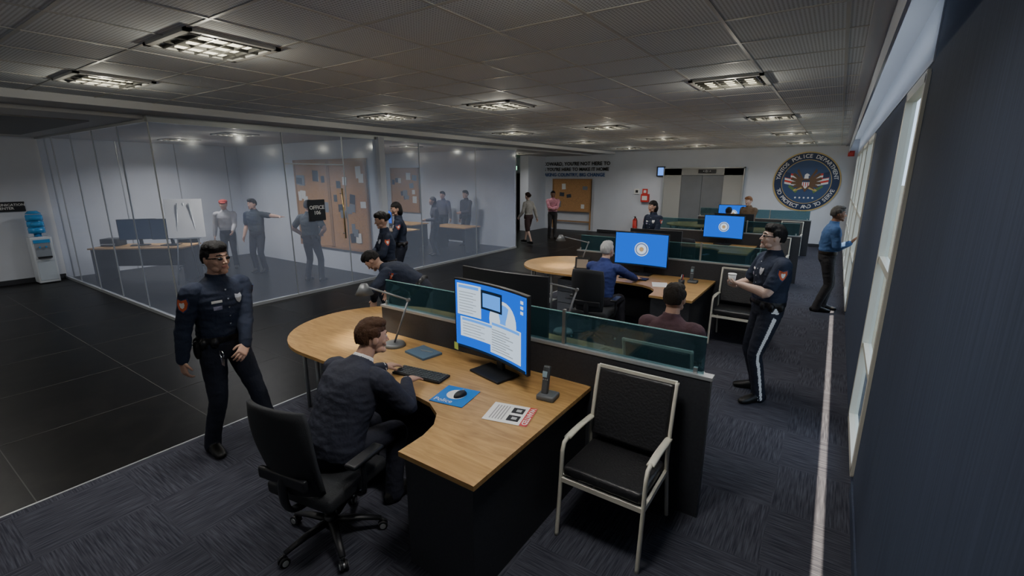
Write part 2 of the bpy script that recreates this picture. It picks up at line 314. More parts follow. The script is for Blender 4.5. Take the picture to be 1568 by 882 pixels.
for x in (-6.4,-6.08):
    n=grp("safety_notice",(x,17.97,1.66)); box("plate",(0,0,0),(.2,.02,.2),M_red if x>-6.2 else M_paper,n); box("mark",(0,-.012,0),(.1,.004,.1),M_ink if x<-6.2 else M_paper,n)
n=grp("fire_hose_cabinet",(-6.05,17.93,1.42)); box("case",(0,0,0),(.3,.14,.3),M_red,n,.01); box("window",(0,-.072,0),(.2,.004,.16),M_paper,n)
n=grp("fire_extinguisher",(-6.35,17.82,0)); cyl("body",(0,0,.32),.09,.5,M_red,n); cyl("shoulder",(0,0,.61),.09,.08,M_red,n,r2=.03); cyl("valve",(0,0,.67),.03,.06,M_black,n); box("handle",(0,-.05,.71),(.03,.14,.02),M_black,n); tube("hose",[(0,-.02,.68),(.09,-.06,.6),(.11,-.06,.35)],.012,M_black,n,curve=True); cyl("base",(0,0,.035),.092,.07,M_black,n)
n=grp("fire_alarm",(.2,17.95,2.9)); cyl("dome",(0,0,0),.06,.07,M_red,n,rot=(90,0,0)); box("plate",(0,.035,0),(.16,.03,.16),M_red,n)
# seal
SE=grp("police_seal",(-.87,17.98,2.06)); R=.93
def disc(n,r,y,m): cyl(n,(0,y,0),r,.03,m,SE,rot=(90,0,0),seg=64)
disc("rim",R,0.005,M_gold); disc("field",R*.96,-.001,M_navy); disc("ring",R*.74,-.007,M_gold); disc("center",R*.72,-.013,mat("seal_blue",(.03,.07,.17),.5))
def flat(n,pts,y,m): return mesh_ob(n,[(px,y,pz) for px,pz in pts],[tuple(range(len(pts)))],m,SE)
def arc_text(body,r,a0,a1,flip=False):
    n=len(body)
    for i,ch in enumerate(body):
        if ch==' ': continue
        a=math.radians(a0+(a1-a0)*i/(n-1)); x_=r*math.cos(a);z_=r*math.sin(a)
        cu=bpy.data.curves.new("letter","FONT"); cu.body=ch; cu.size=.16; cu.extrude=.002; cu.offset=.002; cu.align_x='CENTER'; cu.align_y='CENTER'; cu.materials.append(M_sealw)
        ob=bpy.data.objects.new("letter_%d"%i,cu); link(ob,SE)
        up=V((x_,0,z_)).normalized()*(-1 if flip else 1); right=V((up.z,0,-up.x))
        ob.matrix_local=Matrix.Translation((x_,-.03,z_))@Matrix((right,up,right.cross(up))).transposed().to_4x4()
arc_text("YANTOS POLICE DEPARTMENT",R*.85,172,8); arc_text("TO PROTECT AND TO SERVE",R*.85,-160,-20,True)
for sx in (-1,1):
    for k in range(6):
        z=.22-.06*k; flat("stripe_%d"%k,[(sx*.25,z),(sx*.6,z+.08),(sx*.6,z+.02),(sx*.25,z-.06)],-.033,M_red if k%2==0 else M_sealw)
    flat("canton",[(sx*.44,.27),(sx*.6,.31),(sx*.6,.14),(sx*.44,.1)],-.036,M_navy)
    for k in range(6):
        a=math.radians(62-22*k); L_=.43-.03*k
        flat("wing_%d"%k,[(sx*.06,.06-.02*k),(sx*(.04+L_*math.cos(a)),.0+L_*math.sin(a)+.03),(sx*(.08+L_*math.cos(a)),-.05+L_*math.sin(a)),(sx*.06,-.04-.02*k)],-.038-.0005*k,M_brown)
    flat("talon",[(sx*.05,-.2),(sx*.3,-.3),(sx*.33,-.26),(sx*.1,-.12)],-.036,M_gold)
    flat("branch",[(sx*.2,-.28),(sx*.45,-.1),(sx*.48,-.16),(sx*.25,-.36)],-.035,mat("olive",(.1,.2,.06),.6))
flat("body",[(-.1,.1),(.1,.1),(.12,-.15),(0,-.32),(-.12,-.15)],-.042,M_brown); flat("shield",[(-.1,.05),(.1,.05),(.1,-.1),(0,-.22),(-.1,-.1)],-.046,M_sealw)
flat("shield_top",[(-.1,.05),(.1,.05),(.1,-.01),(-.1,-.01)],-.049,M_navy)
for k in (-1,0,1): flat("shield_bar",[(k*.06-.012,-.02),(k*.06+.012,-.02),(k*.06+.01,-.15),(k*.06-.01,-.15)],-.049,M_red)
flat("head",[(-.06,.1),(-.05,.22),(0,.26),(.05,.24),(.09,.2),(.05,.18),(.06,.1)],-.044,M_sealw)
for k in range(5): cyl("star",(-.24+.12*k,-.03,-.5),.03,.02,M_sealw,SE,rot=(90,0,0),seg=5)
# left wall sign + cooler
sg=grp("communication_center_sign",(-14.19,2.2,1.62)); box("plate",(0,0,0),(.02,.6,.2),M_black,sg); text("label","COMMUNICATION\nCENTER",(.012,0,0),.07,M_paper,sg,rot=(90,0,90),off=.001)
wc=grp("water_cooler",(-13.95,2.55,0),90)
M_wc=mat("cooler_white",(.62,.66,.7),.35)
box("cabinet",(0,0,.5),(.34,.34,.98),M_wc,wc,.02); box("tap_recess",(0,-.16,.72),(.24,.04,.28),mat("cooler_grey",(.25,.28,.32),.4),wc); box("blue_panel",(0,-.175,.9),(.26,.01,.07),M_bluebottle,wc); box("drip_tray",(0,-.19,.56),(.22,.07,.03),M_black,wc)
for sx in (-.05,.05): box("tap",(sx,-.185,.78),(.025,.05,.03),M_bluebottle,wc)
box("lower_panel",(0,-.173,.28),(.28,.006,.42),mat("cooler_panel",(.5,.56,.62),.4),wc)
cyl("bottle_neck",(0,0,1.02),.06,.08,M_bluebottle,wc)
for k in range(3): cyl("bottle_rib_%d"%k,(0,0,1.12+.13*k),.135,.11,M_bluebottle,wc); cyl("bottle_groove_%d"%k,(0,0,1.18+.13*k),.125,.03,M_bluebottle,wc)
cyl("bottle_top",(0,0,1.5),.13,.06,M_bluebottle,wc,r2=.07)
# ------------------------------------------------------------------ furniture
M_scr=emis("screen_blue",(.0,.11,.75),1.25); M_scrw=emis("screen_white",(.66,.8,.95),1.1); M_scrd=emis("screen_dark",(.01,.02,.04),1)
M_scrl=emis("screen_lightblue",(.08,.32,.95),1.3)
def monitor(x,y,rz,w=.84,h=.52,style=0,z=.75,on=True):
    g=grp("monitor",(x,y,z),rz); zc=.13+h/2; n=16
    def cx(u): return .10*(u*u)
    def cp(u,v,off=0): return (u*w/2,-cx(u)*w*.5-off,zc+v*h/2)
    vs=[];fs=[]
    for i in range(n+1):
        u=-1+2*i/n; X,Yv,_=cp(u,0)
        vs+= [(X,Yv-.012,zc-h/2),(X,Yv-.012,zc+h/2),(X,Yv+.02,zc+h/2),(X,Yv+.02,zc-h/2)]
    for i in range(n):
        a=4*i
        for k in range(4): fs.append((a+k,a+(k+1)%4,a+4+(k+1)%4,a+4+k))
    fs+= [(0,3,2,1),(4*n,4*n+1,4*n+2,4*n+3)]
    mesh_ob("housing",vs,fs,M_black,g)
    def patch(nm,u0,u1,v0,v1,m,off):
        k=max(2,int(abs(u1-u0)*10)); vv=[];ff=[]
        for i in range(k+1):
            u=u0+(u1-u0)*i/k; vv+=[cp(u,v0,off),cp(u,v1,off)]
        for i in range(k): ff.append((2*i,2*i+2,2*i+3,2*i+1))
        mesh_ob(nm,vv,ff,m,g)
    def dpatch(nm,cu,cv,r,m,off):
        vv=[cp(cu,cv,off)]+[cp(cu+r*math.cos(t*math.pi/12)*h/w,cv+r*math.sin(t*math.pi/12),off) for t in range(24)]
        mesh_ob(nm,vv,[(0,1+i,1+(i+1)%24) for i in range(24)],m,g)
    patch("screen",-.97,.97,-.95,.95,M_scr if on else M_scrd,.0135)
    if on:
        if style==0:
            dpatch("seal_a",.0,.02,.42,M_scrw,.0145); dpatch("seal_b",0,.02,.37,mat("seal_scr",(.1,.14,.25),.5,emit=(.2,.3,.6),es=.6),.0150); dpatch("seal_c",0,.02,.29,M_scrw,.0155); dpatch("seal_d",0,.02,.14,mat("seal_scr2",(.3,.2,.1),.5,emit=(.6,.4,.2),es=.6),.016)
            patch("taskbar",-.97,.97,-.95,-.88,M_scrd,.0145)
        else:
            dpatch("seal_a",.3,.1,.55,M_scrw,.0145); dpatch("seal_b",.3,.1,.46,M_scrl,.0147)
            for k,(a,b_,c,d_,mm) in enumerate([(-.92,-.3,.0,.88,M_scrw),(-.85,.05,-.62,-.05,M_scrw),(-.05,.82,-.82,.05,M_scrw),(-.3,.28,.3,.82,M_scrd),(-.25,.23,.36,.74,M_scrl),(-.88,-.36,.76,.84,M_scrl),(-.8,-.0,-.15,-.08,M_scrl),(0,.78,-.05,.02,M_scrl),(-.97,.97,-.95,-.88,M_scrd)]): patch("win_%d"%k,a,b_,c,d_,mm,.0150+.0005*k)
            M_row=mat("row_grey",(.4,.45,.5),emit=(.4,.5,.6),es=.4)
            for k in range(9): patch("row_%d"%k,0,.6-.1*(k%3),-.74+.07*k,-.715+.07*k,M_row,.02)
            for k in range(8): patch("list_%d"%k,-.86,-.5+.08*(k%2),.08+.08*k,.10+.08*k,M_row,.02)
            for k in range(5): patch("line_%d"%k,-.78,-.2-.1*(k%2),-.55+.08*k,-.53+.08*k,M_row,.02)
            for k in range(3): patch("icon_%d"%k,.8,.88,.5+.13*k,.58+.13*k,M_scrw,.016)
            box("sticky_note",(-w*.46,-.075,zc-h*.47),(.05,.002,.06),mat("sticky",(.55,.7,.15)),g)
    box("back_hub",(0,.06,zc-.02),(.3,.08,.24),M_black,g,.02); box("stand_neck",(0,.06,.14),(.07,.03,.28),M_black,g,.008,rot=(8,0,0))
    box("stand_foot",(0,.0,.01),(.34,.22,.018),M_black,g,.006)
    return g
def office_chair(x,y,rz,top=1.0):
    g=grp("office_chair",(x,y,0),rz)
    for k in range(5):
        a=math.radians(90+72*k+20); c,s=math.cos(a),math.sin(a)
        tube("leg_%d"%k,[(0.03*c,.03*s,.13),(.17*c,.17*s,.115),(.3*c,.3*s,.085)],[(.03,.022),(.024,.016),(.018,.012)],M_black,g)
        for q in (-.014,.014): cyl("caster_%d"%k,(.31*c-q*s,.31*s+q*c,.034),.03,.016,M_black,g,rot=(90,0,math.degrees(a)+0)); 
        cyl("caster_hub_%d"%k,(.31*c,.31*s,.034),.018,.052,M_silver,g,rot=(90,0,math.degrees(a)))
        cyl("caster_stem_%d"%k,(.3*c,.3*s,.07),.01,.03,M_black,g)
    cyl("gas_lift",(0,0,.25),.027,.26,M_black,g); cyl("hub",(0,0,.13),.04,.09,M_black,g); box("mechanism",(0,0,.385),(.2,.26,.05),M_black,g,.015)
    box("seat",(0,.02,.445),(.5,.5,.09),M_fabric,g,.035,seg=4)
    tube("back_spine",[(0,-.1,.38),(0,-.27,.4),(0,-.31,.55),(0,-.27,.78)],[(.035,.015)]*4,M_black,g,curve=True)
    vs=[];fs=[];nu,nv=10,12
    for side in (0,1):
        for j in range(nv+1):
            v=j/nv; z=.5+v*(top-.5); hw=.235-.05*(1-v)**2-.03*v**4; yb=-.24-.05*math.sin(v*3.0)-.09*v*v
            for i in range(nu+1):
                u=-1+2*i/nu; vs.append((u*hw,yb+.06*u*u+(-.028 if side else 0),z-.02*u*u*(v>.9)))
    def I(s,j,i): return s*(nv+1)*(nu+1)+j*(nu+1)+i
    for j in range(nv):
        for i in range(nu):
            fs.append((I(0,j,i+1),I(0,j,i),I(0,j+1,i),I(0,j+1,i+1))); fs.append((I(1,j,i),I(1,j,i+1),I(1,j+1,i+1),I(1,j+1,i)))
    for i in range(nu): fs.append((I(0,0,i),I(0,0,i+1),I(1,0,i+1),I(1,0,i))); fs.append((I(0,nv,i+1),I(0,nv,i),I(1,nv,i),I(1,nv,i+1)))
    for j in range(nv): fs.append((I(0,j+1,0),I(0,j,0),I(1,j,0),I(1,j+1,0))); fs.append((I(0,j,nu),I(0,j+1,nu),I(1,j+1,nu),I(1,j,nu)))
    mesh_ob("backrest",vs,fs,M_fabric,g,smooth=True)
    box("lumbar",(0,-.3,.62),(.36,.03,.07),M_black,g,.012)
    for sx in (-1,1):
        tube("arm_post",[(sx*.2,0,.4),(sx*.29,0,.42),(sx*.3,0,.62)],.016,M_black,g,curve=True); box("arm_pad",(sx*.29,.03,.64),(.08,.26,.03),M_black,g,.013)
    return g
def visitor_chair(x,y,rz):
    g=grp("visitor_chair",(x,y,0),rz)   # faces +y
    fr=M_cream; xa=V((1,0,0)); e=(.013,.016)
    for sx in (-1,1):
        X=sx*.265
        tube("front_leg",[(X,.27,.004),(X,.24,.3),(X,.22,.58),(X,.20,.63),(X,.15,.642)],[e]*5,fr,g,curve=True,xaxis=xa)
        tube("armrest",[(X,.16,.642),(X,0,.645),(X,-.21,.63)],[(.024,.011)]*3,fr,g,curve=True,xaxis=xa)
        tube("rear_leg",[(X,-.31,.004),(X,-.24,.3),(X,-.2,.5),(X,-.25,.8),(X,-.30,.98)],[e]*5,fr,g,curve=True,xaxis=xa)
        box("side_rail",(X,0,.4),(.02,.44,.03),fr,g)
    box("front_bar",(0,.235,.395),(.53,.02,.03),fr,g); box("rear_bar",(0,-.21,.4),(.53,.02,.03),fr,g); box("top_bar",(0,-.302,.975),(.53,.02,.02),fr,g)
    box("seat",(0,.0,.445),(.5,.48,.07),M_leather,g,.025,seg=4,rot=(3,0,0)); box("back",(0,-.24,.74),(.5,.04,.46),M_leather,g,.018,seg=3,rot=(14,0,0))
    return g
def worktop_pts():
    p=[(-1.30,-.02),(-1.30,-1.40),(-1.84,-1.40),(-1.845,-1.2),(-1.88,-1.07),(-1.96,-.96),(-2.1,-.88),(-2.3,-.85)]
    for k in range(25):
        a=math.radians(-90-180*k/24); p.append((-3.67+.83*math.cos(a),.83*math.sin(a)))
    p+=[(-1.30,.83)]
    return p
def cluster(y0):
    g=grp("desk",(0,y0,0))
    poly("worktop",worktop_pts(),.72,.75,M_wood,g)
    b2("pedestal_block",(-1.82,-1.37,0.005),(-1.33,-.035,.72),M_dark,g); b2("pedestal_block_rear",(-1.82,.035,0.005),(-1.33,.8,.72),M_dark,g)
    M_dr=mat("drawer_grey",(.10,.11,.13),.5)
    for sgn in (-1,1):
        gd=grp("drawer_unit",(-3.35,y0+sgn*.38,0.005),0 if sgn<0 else 180)
        b2("body",(-.22,-.3,.0),(.22,.3,.62),M_dr,gd,.008)
        for k in range(3): b2("drawer_%d"%k,(-.205,-.315,.05+.19*k),(.205,-.3,.225+.19*k),M_dr,gd,.004); b2("pull_%d"%k,(-.06,-.33,.15+.19*k),(.06,-.315,.165+.19*k),M_chrome,gd)
    gp=grp("desk_divider",(0,y0,0))
    b2("panel",(-3.55,-.03,0.004),(-.5,.03,1.0),M_dark,gp); b2("cap",(-3.56,-.036,1.0),(-.49,.036,1.022),M_silver,gp)
    b2("glass",(-3.5,-.005,1.02),(-.55,.005,1.27),M_teal,gp); b2("glass_edge",(-3.5,-.006,1.268),(-.55,.006,1.273),mat("glass_edge",(.2,.4,.4),.2),gp)
    for x in (-3.5,-2.5,-1.55,-.6): b2("clip",(x-.012,-.014,1.0),(x+.012,.014,1.29 if x==-1.55 else 1.06),M_metal,gp)
    b2("end_leg",(-4.2,-.03,0.005),(-4.14,.03,.72),M_silver,g); b2("foot_plate",(-4.3,-.2,.004),(-4.05,.2,.018),M_silver,g)
    for a_ in (200,235,270): 
        aa=math.radians(a_); cyl("post",(-3.67+.7*math.cos(aa),.7*math.sin(aa),.362),.018,.716,M_silver,g)
    visitor_chair(-.94,y0-.42,180)
for y0 in (2.97,7.24,11.5,15.75): cluster(y0)
office_chair(-2.38,1.46,10,1.07)
office_chair(-2.55,5.75,4,1.08)
office_chair(-2.4,10.3,-15)
office_chair(-2.5,14.6,10)
visitor_chair(-1.0,3.75,0)
monitor(-2.02,2.72,-13,style=1,w=.84,h=.58)
monitor(-2.35,3.28,180,on=False,w=.92,h=.55)
monitor(-2.38,7.06,0); monitor(-2.35,7.56,180,on=False)
monitor(-1.98,11.28,-4); monitor(-1.9,11.85,180,on=False)
monitor(-2.5,15.5,0)
def desk_lamp(x,y,rz):
    g=grp("desk_lamp",(x,y,.75),rz); M_l=mat("lamp_grey",(.2,.21,.22),.4,.3)
    cyl("base",(0,0,.015),.1,.03,M_l,g,r2=.085); tube("lower_arm",[(0,0,.03),(.1,.1,.42)],.009,M_l,g); tube("upper_arm",[(.1,.1,.42),(-.3,.0,.5)],.009,M_l,g); cyl("joint",(.1,.1,.42),.016,.03,M_l,g,rot=(90,0,0))
    cyl("shade",(-.36,-.01,.48),.085,.1,M_l,g,r2=.03); cyl("bulb",(-.36,-.01,.437),.06,.012,emis("lamp_bulb",(1,.9,.7),12),g)
    l=bpy.data.lights.new("spot","SPOT"); l.energy=14; l.spot_size=1.6; l.spot_blend=.6; l.color=(1,.93,.8); l.shadow_soft_size=.02
    o=bpy.data.objects.new("spot",l); o.location=(-.36,-.01,.42); link(o,g)
desk_lamp(-3.14,2.72,0); desk_lamp(-2.05,3.9,10)
desk_lamp(-3.4,7.0,0)
k=grp("keyboard",(-2.47,2.38,.752),8); box("body",(0,0,.009),(.44,.15,.016),M_black,k,.004)
vs=[];fs=[]
for r in range(5):
    for c in range(15): addbox((-.21+.0282*c,-.065+.027*r,.017),(-.186+.0282*c,-.043+.027*r,.023))
mesh_ob("keys",vs,fs,mat("key_grey",(.05,.055,.06),.5),k)
n=grp("notebook",(-2.78,2.72,.75),-10); box("cover",(0,0,.01),(.27,.2,.02),mat("notebook_blue",(.09,.15,.22),.5),n,.004); box("pages",(.003,0,.01),(.262,.192,.014),M_paper,n); box("pen",(.02,.02,.024),(.12,.008,.008),M_silver,n,rot=(0,0,20))
p=grp("mouse_pad",(-2.02,2.26,.752),10); box("pad",(0,0,.002),(.26,.26,.004),mat("pad_blue",(.01,.17,.55),.6),p,.0015); cyl("bulb_print",(0,.02,.0045),.07,.001,M_paper,p); text("print","Police",(-.04,-.09,.005),.06,M_paper,p,rot=(0,0,0),ext=.0005)
mo=grp("computer_mouse",(-1.99,2.28,.757),-10); 
bm=bmesh.new(); bmesh.ops.create_uvsphere(bm,u_segments=20,v_segments=12,radius=1)
for v in bm.verts: v.co=V((v.co.x*.033,v.co.y*.055,max(0,v.co.z)*.036))
me=bpy.data.meshes.new("shell"); bm.to_mesh(me); bm.free(); me.materials.append(M_black); ob=bpy.data.objects.new("shell",me); link(ob,mo); box("wheel",(0,.03,.03),(.006,.014,.012),M_silver,mo)
def phone(x,y,rz,z=.75):
    g=grp("cordless_phone",(x,y,z),rz); box("cradle",(0,0,.02),(.13,.12,.04),mat("phone_grey",(.1,.11,.12),.45),g,.012); box("handset",(-.02,.01,.13),(.05,.03,.2),mat("phone_handset",(.06,.065,.07),.4),g,.012,rot=(-12,0,0)); box("display",(-.02,-.012,.18),(.034,.004,.04),mat("phone_lcd",(.25,.35,.4),.3),g,rot=(-12,0,0))
    for a in range(3):
        for b_ in range(3): box("key",(-.034+.014*a,-.0,.1+.018*b_),(.009,.012,.01),M_silver,g,rot=(-12,0,0))
phone(-1.47,2.6,5); phone(-1.55,6.9,0)
w=grp("wanted_poster",(-1.56,2.27,.752),14); box("sheet",(0,0,.001),(.3,.24,.0015),M_paper,w); box("banner",(.125,0,.002),(.05,.24,.001),M_red,w); text("headline","WANTED",(.125,0,.0035),.05,M_paper,w,rot=(0,0,-90),ext=.0004,off=.001)
for yy in (-.05,.05): box("mugshot",(.04,yy,.0025),(.08,.07,.001),M_ink,w); box("face",(.045,yy,.0032),(.035,.03,.001),mat("face_grey",(.4,.4,.4)),w)
for i in range(5): box("line",(-.03-.02*i,0,.0025),(.008,.18,.001),mat("print_grey",(.3,.3,.3)),w)
pf=grp("picture_frame",(-3.3,6.9,.75),15); box("frame",(0,0,.1),(.24,.02,.2),M_black,pf,rot=(-12,0,0)); box("print",(0,-.012,.1),(.18,.004,.14),mat("print",(.3,.25,.2)),pf,rot=(-12,0,0)); box("strut",(0,.05,.06),(.03,.08,.01),M_black,pf,rot=(40,0,0))
cp_=grp("pen_cup",(-1.62,6.55,.75)); cyl("cup",(0,0,.05),.038,.1,M_black,cp_,r2=.042)
for a in range(4): cyl("pen_%d"%a,(.012*math.cos(a*1.6),.012*math.sin(a*1.6),.11),.004,.13,[M_red,M_bluebottle,M_silver,M_ink][a],cp_,rot=(10*math.cos(a),8,0))
k=grp("keyboard",(-2.35,6.68,.752),0); box("body",(0,0,.009),(.42,.14,.016),M_black,k,.004)
p=grp("paper_sheet",(-1.9,6.5,.752),20); box("sheet",(0,0,.001),(.21,.29,.002),M_paper,p)
p=grp("paper_sheet",(-3.0,3.55,.752),20); box("sheet",(0,0,.001),(.21,.29,.002),M_paper,p)
def simple_desk(x,y,rz,w=1.6,d=.75):
    g=grp("office_desk",(x,y,0),rz); b2("top",(-w/2,-d/2,.72),(w/2,d/2,.75),M_wood,g,.004); b2("side_l",(-w/2+.03,-d/2+.04,0),(-w/2+.07,d/2-.04,.72),M_dark,g); b2("side_r",(w/2-.07,-d/2+.04,0),(w/2-.03,d/2-.04,.72),M_dark,g); b2("modesty",(-w/2+.07,d/2-.1,.25),(w/2-.07,d/2-.08,.72),M_dark,g)
simple_desk(-12.45,3.95,40,1.9); monitor(-12.6,3.9,60,on=False,w=.7,h=.45); monitor(-12.1,4.3,40,on=False,w=.7,h=.45)
pr=grp("printer",(-13.05,3.55,.75),40); box("body",(0,0,.08),(.36,.3,.16),M_black,pr,.02); box("tray",(0,-.17,.05),(.26,.1,.02),M_silver,pr)
simple_desk(-10.7,9.3,0,1.8); simple_desk(-11.8,10.8,0,1.8); monitor(-10.9,9.4,0,w=.6,h=.38,on=True); simple_desk(-9.6,11.0,0,1.4)
office_chair(-12.9,5.0,60); office_chair(-10.7,8.35,0)
ea=grp("flip_chart_easel",(-11.2,4.3,0),60)
box("board",(0,0,1.38),(.66,.02,.8),M_sealw,ea,.004,rot=(-8,0,0)); box("tray",(0,-.06,.97),(.5,.05,.02),M_silver,ea)
for a,b_ in [((-.28,-.1,0),(-.1,.0,1.7)),((.28,-.1,0),(.1,.0,1.7)),((0,.5,0),(0,.02,1.7))]: tube("leg",[a,b_],.013,M_silver,ea)
# ------------------------------------------------------------------ PEOPLE
LAB=['skin','top','bottom','shoe','hair','white','dark','lip','sleeve','belt','badge','eye']
def ik(a,t,l1,l2,pole):
    d=t-a; L=min(d.length,(l1+l2)*.997); d=d.normalized(); t=a+d*L
    x=(l1*l1-l2*l2+L*L)/(2*L); h=math.sqrt(max(l1*l1-x*x,0)); p=pole-d*pole.dot(d); p=p.normalized() if p.length>1e-4 else frame_from(d)[0]
    return a+d*x+p*h,t
def ell_geo(c,r,M=None,fn=None,u=20,v=14):
    vs=[];fs=[]
    for j in range(v+1):
        ph=math.pi*j/v
        for i in range(u):
            th=2*math.pi*i/u; s=V((math.sin(ph)*math.cos(th),math.sin(ph)*math.sin(th),math.cos(ph)))
            p=V((s.x*r[0],s.y*r[1],s.z*r[2]))
            if fn: p=fn(s,p)
            p=p+V(c); vs.append(M@p if M else p)
    for j in range(v):
        for i in range(u): a=j*u+i;b=j*u+(i+1)%u; fs.append((a,a+u,b+u,b))
    return vs,fs
HS=1.05
def person(name,loc,yaw,h=1.78,pelvis=(0,0,.945),lean=(0,0),side=0,twist=0,head=(0,0,0),LH=None,RH=None,LF=None,RF=None,
           lp=(-.3,-1,-.3),rp=(.3,-1,-.3),lk=(0,1,0),rk=(0,1,0),hd=None,curl=(25,25),hpn=None,voxel=.008,female=False,hair='short',
           short_sleeve=False,skirt=False,cols={},glasses=False,police=False,bulk=1.07,toe=(0,0),collar=None,stripe=False,jacket=False):
    S=h/1.8; parts=[]
    def add(geo,lab): parts.append((geo[0],geo[1],LAB.index(lab)))
    P0=V(pelvis)
    a0,a1=[math.radians(a) for a in lean]; sd=math.radians(side); L=.58; tw=math.radians(twist)
    def sp(s):
        q=P0.copy(); n=max(1,int(abs(s)/.02)); ds=s/n
        for i in range(n):
            f=min(max((i+.5)*ds/L,0),1); a=a0+(a1-a0)*f; q+=V((math.sin(sd)*math.cos(a),math.sin(a),math.cos(a)*math.cos(sd)))*ds
        f=min(max(s/L,0),1); a=a0+(a1-a0)*f; up=V((math.sin(sd)*math.cos(a),math.sin(a),math.cos(a)*math.cos(sd))).normalized()
        t_=tw*f; X=V((math.cos(t_),math.sin(t_),0)); X=(X-up*X.dot(up)).normalized(); return q,X,up.cross(X),up
    shw=.165 if female else .185
    if female: rings=[(-.11,.10,.08),(-.05,.165,.11),(.02,.17,.115),(.12,.135,.10),(.2,.135,.10),(.32,.15,.128),(.38,.155,.12),(.45,.16,.095),(.5,.145,.08),(.545,.08,.06),(.575,.055,.055)]
    else: rings=[(-.11,.10,.08),(-.05,.16,.11),(.02,.165,.118),(.085,.158,.115),(.12,.168,.124),(.2,.165,.12),(.32,.178,.130),(.4,.185,.126),(.46,.183,.108),(.5,.165,.09),(.545,.1,.065),(.575,.062,.06)]
    if jacket: rings=[(s,a*1.05+(.012 if s<.1 else 0),b*1.08+(.01 if s<.1 else 0)) for s,a,b in rings]
    rings=[(s,a*bulk,b*bulk) for s,a,b in rings]
    vs=[];fs=[];seg=28; dens=[]
    for i in range(len(rings)-1):
        for k in range(3): t=k/3; dens.append(tuple(x+(y-x)*t for x,y in zip(rings[i],rings[i+1])))
    dens.append(rings[-1]); belt_s=.085
    for s,a,b in dens:
        q,X,Y,U=sp(s)
        for k in range(seg):
            t=2*math.pi*k/seg; c_=math.cos(t);s_=math.sin(t); c_=math.copysign(abs(c_)**.85,c_); s_=math.copysign(abs(s_)**.85,s_)
            vs.append(q+X*c_*a+Y*s_*b)
    nr=len(dens)
    for i in range(nr-1):
        for k in range(seg):
            a=i*seg+k;b=i*seg+(k+1)%seg; fs.append((a,b,b+seg,a+seg))
    fs.append(tuple(range(seg))[::-1]); fs.append(tuple(range((nr-1)*seg,nr*seg)))
    labs=[]
    for i in range(nr-1): labs+=['bottom' if dens[i][0]<(-.06 if jacket else belt_s-.03) else 'top']*seg
    labs+=['bottom','top']
    parts.append((vs,fs,[LAB.index(l) for l in labs]))
    if police or cols.get('belt'):
        q,X,Y,U=sp(.055); q2=sp(.10)[0]
        bw=(.172 if female else .170)*bulk
        add(tube_geo([q,q2],[(bw,.126*bulk)]*2,28,.02,xaxis=X,cap=False,power=2.3),'belt')
        if police:
            for t in (20,50,130,160,200,340,300):
                c_,s_=math.cos(math.radians(t)),math.sin(math.radians(t)); cc=q+X*c_*bw*1.03+Y*s_*.135
                add(ell_geo(cc,(.028,.028,.04)),'belt')
            cc=q+X*bw*1.12-U*.05; add(ell_geo(cc,(.024,.035,.08)),'belt')
    nb,X,Y,U=sp(.55); hy,hp,hr=[math.radians(a) for a in head]
    HM=Matrix.Rotation(tw+hy,3,'Z')@Matrix.Rotation(-hp,3,'X')@Matrix.Rotation(hr,3,'Y')
    nk=(U*.6+V((0,0,1))*.4).normalized(); fwd=HM@V((0,1,0)); fwd.z=0
    hc=sp(.575)[0]+nk*.140+fwd*.028
    add(tube_geo([nb,nb.lerp(hc,.5),hc-nk*.03],[.064 if not female else .052,.057 if not female else .047,.054],16,xaxis=X),'skin')
    add(tube_geo([sp(.535)[0],sp(.59)[0]+nk*.01],[(.080,.077),(.068,.066)],20,xaxis=X,cap=False),collar or 'top')
    HT=Matrix.Translation(hc)@HM.to_4x4()@Matrix.Scale(HS,4)
    def hf(s,p):
        if s.z<0: p.x*=1-.26*s.z*s.z-.06*abs(s.z)
        if s.z<-.1 and s.y<0: p.y*=1-.35*abs(s.z)
        if s.y>0: p.y*=(.97-.05*max(0,s.z)); 
        return p
    add(ell_geo((0,0,0),(.077,.095,.118),HT,hf,28,20),'skin')
    def ht(pts_,r,lab,seg=10): add(tube_geo([HT@V(q) for q in pts_],[x*HS for x in r],seg,.008,ref=V((0,.3,1))),lab)
    ht([(0,.084,.02),(0,.095,-.01),(0,.1035,-.026)],[.007,.0085,.0108],'skin'); add(ell_geo((0,.07,-.092),(.028,.021,.02),HT),'skin')
    for sx in (-1,1):
        add(ell_geo((sx*.011,.093,-.03),(.007,.008,.006),HT,None,10,8),'skin')
        add(ell_geo((sx*.042,.050,-.022),(.024,.024,.024),HT,None,12,10),'skin'); add(ell_geo((sx*.042,.03,-.07),(.021,.03,.024),HT,None,12,10),'skin')
    ht([(-.045,.066,.03),(-.02,.082,.032),(.02,.082,.032),(.045,.066,.03)],[.008]*4,'skin')
    ht([(-.019,.082,-.053),(0,.0885,-.0525),(.019,.082,-.053)],[.004,.0052,.004],'lip'); ht([(-.017,.081,-.061),(0,.088,-.062),(.017,.081,-.061)],[.004,.006,.004],'lip')
    for sx in (-1,1):
        add(ell_geo((sx*.079,-.008,-.002),(.010,.019,.030),HT,None,12,10),'skin')
        add(ell_geo((sx*.03,.078,.010),(.013,.0115,.0065),HT,None,12,8),'eye'); add(ell_geo((sx*.03,.0875,.010),(.005,.004,.005),HT,None,8,6),'dark')
        ht([(sx*.014,.089,.031),(sx*.03,.088,.036),(sx*.046,.074,.031)],[.0038]*3,'hair',6)
        if glasses:
            add(ell_geo((sx*.031,.090,.006),(.020,.007,.011),HT,None,14,8),'dark'); ht([(sx*.05,.085,.012),(sx*.084,.0,.012)],[.0035]*2,'dark',6)
